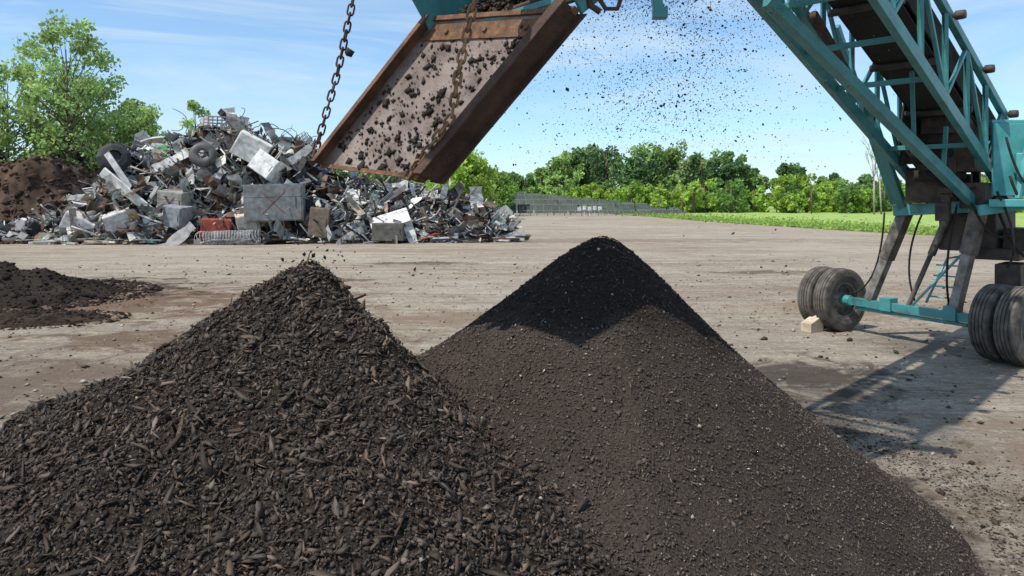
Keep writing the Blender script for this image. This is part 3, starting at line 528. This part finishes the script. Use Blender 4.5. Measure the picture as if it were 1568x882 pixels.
for i in range(260):
    c=sp()+Vector((0,-.15,.2)); m.cur=shade(random.choice([(.05,.05,.05),(.04,.04,.04),(.3,.3,.3),(.2,.1,.06),(.5,.5,.5)])); pts=[c]; d=Vector((random.gauss(0,1),random.gauss(0,.5),random.gauss(0,.6))).normalized()
    for k in range(10): d=(d+Vector((random.gauss(0,.5),random.gauss(0,.4),random.gauss(0,.5)))).normalized(); pts.append(pts[-1]+d*.2)
    m.tube(pts,random.uniform(.01,.03),5)
for (cx,cz,a,sx,sz) in ((-14.9,6.0,.05,1.9,.7),(-10.6,4.8,1.0,1.4,.7)):
    m.cur=(.18,.18,.18); M=Euler((0,a,0)).to_matrix(); x=M@EX; z=M@EZ
    for yy in (37.6,38.1):
        c=Vector((cx,yy,cz))
        for k in range(9): u=-.5+k/8; m.beam(c+x*sx*u-z*sz/2,c+x*sx*u+z*sz/2,.025,.025)
        for k in range(5): u=-.5+k/4; m.beam(c-x*sx/2+z*sz*u,c+x*sx/2+z*sz*u,.035,.035)
m.obj("tangled_wire",sm,SP)
m=MB()
for i in range(55):
    c=sp(); m.cur=shade(random.choice(pc)); x,y_,z=rnd_axes(); r=random.uniform(.12,.42); h=random.uniform(.1,.8); m.lathe(c,x,[(0,-h/2),(r*.9,-h/2),(r,-h/2+.02),(r,-.02),(r*.96,0),(r,.02),(r,h/2-.02),(r*.9,h/2),(r*.85,h/2-.05),(0,h/2-.05)],18)
for i in range(16): # worn tyres
    c=sp()+Vector((0,-.2,.1)); m.cur=shade((.03,.03,.032)); x,y_,z=rnd_axes(); s_=random.uniform(.7,1.1); m.lathe(c,x,[(.2*s_,.08),(.28*s_,.12),(.38*s_,.11),(.42*s_,0),(.38*s_,-.11),(.28*s_,-.12),(.2*s_,-.08)],20)
m.obj("drums",sm,SP)
def rot(ax,ay,az_):
    M=Euler((ax,ay,az_)).to_matrix(); return M@EX,M@EYv,M@EZ
def cabinet(name,c,rt,size,col,door=True,cross=None):
    m=MB(); x,y_,z=rot(*rt); m.cur=col; sx,sy,sz=size; m.obox(c,x,y_,z,sx,sy,sz); c=Vector(c)
    if door:
        m.cur=tuple(v*.9 for v in col); m.obox(c-y_*(sy/2+.02),x,y_,z,sx*.94,.04,sz*.94); m.cur=tuple(v*.35 for v in col); m.obox(c-y_*(sy/2+.045)+x*sx*.38,x,y_,z,.04,.03,sz*.3); m.obox(c-y_*(sy/2+.028)+z*sz*.15,x,y_,z,sx*.95,.03,.03)
    if cross:
        m.cur=(.30,.06,.05)
        for s in (-1,1): m.beam(c-y_*(sy/2+.05)-x*sx*.2-z*sz*.3*s,c-y_*(sy/2+.05)+x*sx*.2+z*sz*.3*s,.03,.01,y_)
    m.obj(name,sm,SP,.02)
cabinet("refrigerator",(-12.9,36.2,4.6),(.2,.5,.3),(1.6,.8,1.2),(.80,.80,.77))
cabinet("washing_machine",(-12.0,35.9,3.7),(-.3,.55,-.3),(1.3,.9,1.05),(.78,.79,.77))
cabinet("metal_cabinet",(-11.3,34.9,1.95),(0.02,-.03,.15),(2.7,1.0,1.75),(.22,.235,.24),True,True)
cabinet("metal_cabinet_small",(-16.2,35.2,1.95),(.1,.1,-.2),(1.4,.8,1.1),(.36,.35,.32),True,True)
cabinet("red_box",(-13.9,34.4,.75),(.05,.03,.2),(1.3,.7,.85),(.36,.07,.05),False)
cabinet("oven",(-15.8,34.6,1.3),(.1,.15,-.3),(1.0,.8,1.0),(.3,.33,.36))
cabinet("white_panel",(-18.4,35.1,2.4),(.3,.72,.1),(3.2,.12,.45),(.78,.78,.75),False)
cabinet("white_panel_b",(-19.0,35.4,3.4),(.3,1.0,.1),(2.2,.10,.3),(.78,.78,.76),False)
cabinet("dryer",(-18.7,34.9,1.0),(.2,-.35,.4),(1.2,1,1.1),(.60,.60,.58))
cabinet("white_freezer",(-20.6,35.0,.9),(.3,.5,.2),(1.5,.8,.9),(.70,.70,.68))
cabinet("tan_case",(-12.6,34.9,.9),(.2,-.2,.4),(1.0,.8,1.1),(.62,.58,.50))
cabinet("beige_box",(-9.2,34.9,1.0),(0,.1,.2),(.9,.8,1.4),(.22,.17,.125))
cabinet("grey_box",(-5.9,34.9,.55),(0,.0,.1),(1.5,.8,.85),(.15,.14,.12))
cabinet("crumpled_sheet",(-5.9,35.3,1.1),(.7,-.3,.2),(1.9,1.0,.06),(.72,.72,.70),False)
m=MB(); m.cur=(.03,.03,.035); 
m.lathe((-19.6,36.0,4.1),(.5,-.8,.3),[(0,-.6),(.5,-.55),(.75,-.2),(.8,.1),(.6,.3),(.35,.35),(.3,.2),(0,.2)],9,False); m.obj("black_tank",sm,SP)
m=MB(); m.cur=(.09,.09,.09); m.lathe((-15.3,36.2,4.3),(.3,-.9,.3),[(.2,.1),(.28,.18),(.5,.2),(.62,.12),(.66,0),(.6,-.1),(.3,-.1)],22); m.obj("old_wheel",sm,SP)
m=MB(); m.cur=(.42,.43,.43); c0=Vector((-13.2,33.6,.33)); ax=Vector((.99,-.1,.03)).normalized(); x,d,z=m.frame(ax)
for k in range(26):
    for sgn in (-1,1):
        pts=[]
        for q in range(17): t=2*math.pi*q/16*sgn+k*.5; pts.append(c0+ax*(-1.3+2.6*k/25+q*.03)+(x*math.cos(t)+z*math.sin(t))*.32)
        m.tube(pts,.014,4)
m.obj("wire_mesh_roll",sm,SP)
m=MB()
for i in range(110):
    m.cur=shade(random.choice([(.03,.03,.035),(.03,.03,.035),(.2,.2,.2),(.5,.5,.5)])); x,y_,z=rnd_axes(); m.obox((random.uniform(-28,-22.5),random.uniform(34.6,38),random.uniform(.1,.8)),x,y_,z,random.uniform(.3,1.1),random.uniform(.2,.7),random.uniform(.05,.4))
m.obj("scrap_and_bags",sm,SP,.05)
# ------------------------------------------------------------------ trees
lm=mat_attr("foliage",rough=.6,spec=.3,trans=.45)
bark=mat_noise("bark",(.06,.045,.03),(.16,.125,.09),scale=6,rough=.95)
def tree(name,x,y,h,rad,col,nb=26,nl=260,ls=.2,base=.2,blob=.28,trunk=True):
    e=empty(name,(x,y,0)); m=MB(); th=h*.9; lean=(random.uniform(-.04,.04)*h,0)
    pts=[Vector((x+lean[0]*t+random.uniform(-.1,.1)*t,y,th*t)) for t in (0,.2,.45,.7,1)]; r0=h*.018+.05
    m.tube(pts,[r0,r0*.8,r0*.55,r0*.3,r0*.08],8); Ps=[];Cs=[]
    for i in range(nb):
        t=base+(1-base)*(i+.5)/nb; a=i*2.4+random.uniform(-.4,.4); prof=math.sin(math.pi*min(1,(t-base)/(1-base)*.80+.14))**.7; rr=rad*prof*random.uniform(.45,1.0)
        st_=pts[0].lerp(pts[-1],max(.05,t-.12)); en=Vector((x+lean[0]*t+math.cos(a)*rr,y+math.sin(a)*rr,h*t+random.uniform(0,.05)*h)); md=st_.lerp(en,.5)+Vector((0,0,-.02*h))
        m.tube([st_,md,en],[r0*.3*(1.2-t),r0*.18*(1.2-t)+.01,.01],5)
        br=rad*blob*random.uniform(.6,1.35); q=R.normal(0,1,(nl,3)); q/=np.linalg.norm(q,axis=1,keepdims=True); q*=(R.uniform(.05,1.15,(nl,1))**.6)*br*np.array([1,1,.8]); Ps.append(q+np.array(en))
        sh=random.uniform(.7,1.25); Cs.append(np.tile(np.array(col)*sh,(nl,1))*R.uniform(.7,1.3,(nl,1)))
    bpy.context.view_layer.update(); o=m.obj("trunk_and_limbs",bark); par(o,e)
    P=np.concatenate(Ps); C=np.concatenate(Cs); V,F,C2=leaves(P,R.uniform(.6,1.4,len(P))*ls,C); o=fastmesh("crown",V,F,lm,C2); par(o,e)
G1=(.31,.45,.15); G2=(.15,.25,.07); G3=(.31,.46,.08)
tree("poplar_tree",-25.2,42,11.9,3.5,G1,64,120,.20,.20,.21)
tree("poplar_tree",-29.6,43,9.9,3.1,G1,52,130,.20,.15,.25)
tree("poplar_tree",-32.5,43,9.2,3.0,(.26,.38,.11),44,150,.21,.12,.30)
tree("poplar_tree",-27.4,46,9.4,3.2,G1,50,150,.21,.12,.28)
tree("poplar_tree",-23.8,47,7.8,2.3,G1,30,130,.21,.15,.32)
tree("maple_tree",-26.3,51,8.4,1.7,G2,20,260,.22,.2,.5)
tree("maple_tree",-25.0,58,9.8,1.3,G1,16,120,.22,.2,.4)
tree("maple_tree",-28.5,48,7.0,1.8,(.20,.32,.09),18,200,.22,.2,.5)
tree("maple_tree",-5.6,78,6.8,3.9,G3,34,300,.34,.05,.34)
tree("maple_tree",-2.4,92,5.2,2.6,(.20,.34,.07),20,240,.34,.05,.4)
tx=[-80,-11,0,6,10,16,21.5,29,34,46,53,58,64,78,105,190]; tz=[8,8.6,7.9,8.0,10.8,13.6,12,12.8,13.4,11.2,7.6,10.2,7,6.2,7.5,9]
Ps=[];Cs=[];Sz=[]; m=MB()
def far(x,y,h,rad,col,nb,nl,ls):
    m.tube([(x,y,0),(x,y,h*.5),(x,y,h*.85)],[.3,.2,.05],5)
    for i in range(nb):
        t=random.uniform(.06,1); a=random.uniform(0,6.28); rr=rad*math.sqrt(max(0,1-((t-.42)/.6)**2))*random.uniform(.5,1); c=np.array([x+math.cos(a)*rr,y+math.sin(a)*rr,h*t*.93])
        q=R.normal(0,1,(nl,3)); q/=np.linalg.norm(q,axis=1,keepdims=True); q*=R.uniform(.5,1,(nl,1))*rad*.34; Ps.append(q+c); Cs.append(np.tile(np.array(col)*random.uniform(.65,1.25),(nl,1))*R.uniform(.75,1.25,(nl,1))); Sz.append(R.uniform(.6,1.3,nl)*ls)
for i in range(125):
    x=-40+ (i+random.random())*(150/125); y=150+random.uniform(-8,12); h=float(np.interp(x,tx,tz))*random.uniform(.84,1.07); far(x,y,h,h*random.uniform(.22,.36),random.choice([(.24,.38,.13),(.14,.24,.09),(.31,.46,.14),(.10,.18,.075),(.20,.34,.12),(.34,.46,.20)]),22,62,.68)
for i in range(80):
    x=18+random.random()*74; y=112+random.uniform(-4,14); h=random.uniform(2.4,5.3); far(x,y,h,h*random.uniform(.35,.6),random.choice([(.36,.52,.085),(.30,.46,.08),(.42,.55,.13),(.18,.31,.08)]),14,50,.48)
for (x,h) in ((14,5.2),(17.5,4.6),(11,3.9),(30,5),(47,6.2),(50,7.2),(53,6.6),(57,5.5)):
    far(x,128,h,h*.38,(.36,.52,.085),18,60,.52)
for i in range(30):
    x=-14+random.random()*36; far(x,140,random.uniform(2.6,4.8),1.8,(.28,.42,.10),10,50,.55)
P=np.concatenate(Ps); V,F,C2=leaves(P,np.concatenate(Sz),np.concatenate(Cs)); te=empty("tree_line"); fastmesh("foliage",V,F,lm,C2,te); m.obj("trunks",bark,te)
m=MB(); bx,by=49.5,100
def br(p,d,l,r,dep):
    q=p+d*l; m.tube([p,q],[r,r*.6],5)
    if dep:
        for k in range(3): br(p.lerp(q,random.uniform(.5,1)),(d+Vector((random.gauss(0,.3),random.gauss(0,.3),.15))).normalized(),l*.65,r*.55,dep-1)
br(Vector((bx,by,0)),Vector((0,0,1)),5.2,.16,4); br(Vector((bx+1,by,0)),Vector((-.05,0,1)).normalized(),4.6,.14,4)
m.obj("bare_tree",mat_noise("pale_bark",(.25,.22,.19),(.4,.37,.33)))
m=MB(); m.tube([(43,105,0),(43,105,4.2)],.12,8); m.obox((43,104.9,3.9),EX,EYv,EZ,.6,.1,.12); m.obj("utility_pole",bark)
n=26000; ex_=np.array([-3,12,17,19,21.8,24,30,60]); ey_=np.array([140,116,85,66,52,43,37,31]); tt=R.uniform(0,7,n); x=np.interp(tt,np.arange(8),ex_)+R.exponential(3,n)-.5; y=np.interp(tt,np.arange(8),ey_)+R.exponential(2,n)
V,F,C2=leaves(np.stack([x,y,R.uniform(.02,.12,n)],1),R.uniform(.12,.30,n),np.array([[.31,.44,.10]])*R.uniform(.6,1.3,(n,1))); fastmesh("grass_tufts",V,F,lm,C2)
# ------------------------------------------------------------------ solar array
sa=empty("solar_panel_array"); 
pm=bpy.data.materials.new("solar_glass"); nt,b=nodes(pm); N=nt.nodes; L=nt.links; tcn=N.new("ShaderNodeTexCoord"); bk=N.new("ShaderNodeTexBrick"); bk.offset=0; bk.inputs["Scale"].default_value=1; bk.inputs["Mortar Size"].default_value=.03; bk.inputs["Brick Width"].default_value=1.0; bk.inputs["Row Height"].default_value=.7
bk.inputs["Color1"].default_value=(.045,.06,.05,1); bk.inputs["Color2"].default_value=(.07,.085,.07,1); bk.inputs["Mortar"].default_value=(.12,.14,.12,1)
sx=N.new("ShaderNodeSeparateXYZ"); cx_=N.new("ShaderNodeCombineXYZ"); L.new(tcn.outputs["Object"],sx.inputs[0]); L.new(sx.outputs[0],cx_.inputs[0]); L.new(sx.outputs[2],cx_.inputs[1]); L.new(cx_.outputs[0],bk.inputs[0]); L.new(bk.outputs["Color"],b.inputs["Base Color"]); b.inputs["Roughness"].default_value=.6; b.inputs["Specular IOR Level"].default_value=.2
m=MB(); m2=MB()
for row in range(4):
    for i in range(12):
        x0=-3.6+i*2.15+row*1.3; f=i/11; yb=92+row*8; top=(3.2-2.1*f)*(.52+.165*row); bot=.35+.35*row*(1-f)
        x1=x0+1.95; dy=(top-bot)*.9; m.add([(x0,yb,bot),(x1,yb,bot),(x1,yb+dy,top),(x0,yb+dy,top)],[(0,1,2,3)])
        m2.beam((x0+.3,yb+dy*.7,0),(x0+.3,yb+dy*.7,bot+(top-bot)*.64),.08,.08); m2.beam((x1-.3,yb+dy*.2,0),(x1-.3,yb+dy*.2,bot+(top-bot)*.14),.08,.08)
        m2.beam((x0,yb-.03,bot),(x1,yb-.03,bot),.05,.07)
m.obj("panels",pm,sa); m2.obj("racks",steel,sa)
m=MB(); m.cur=(.7,.7,.7)
for i in range(5): m.obox((8.1+i*.62,88,.95+.1*(i%2)),EX,EYv,EZ,.42,.3,.5); m.beam((8.1+i*.62,88,0),(8.1+i*.62,88,.8),.06,.06)
m.obj("white_utility_box",sm,None,.03)
print("done")
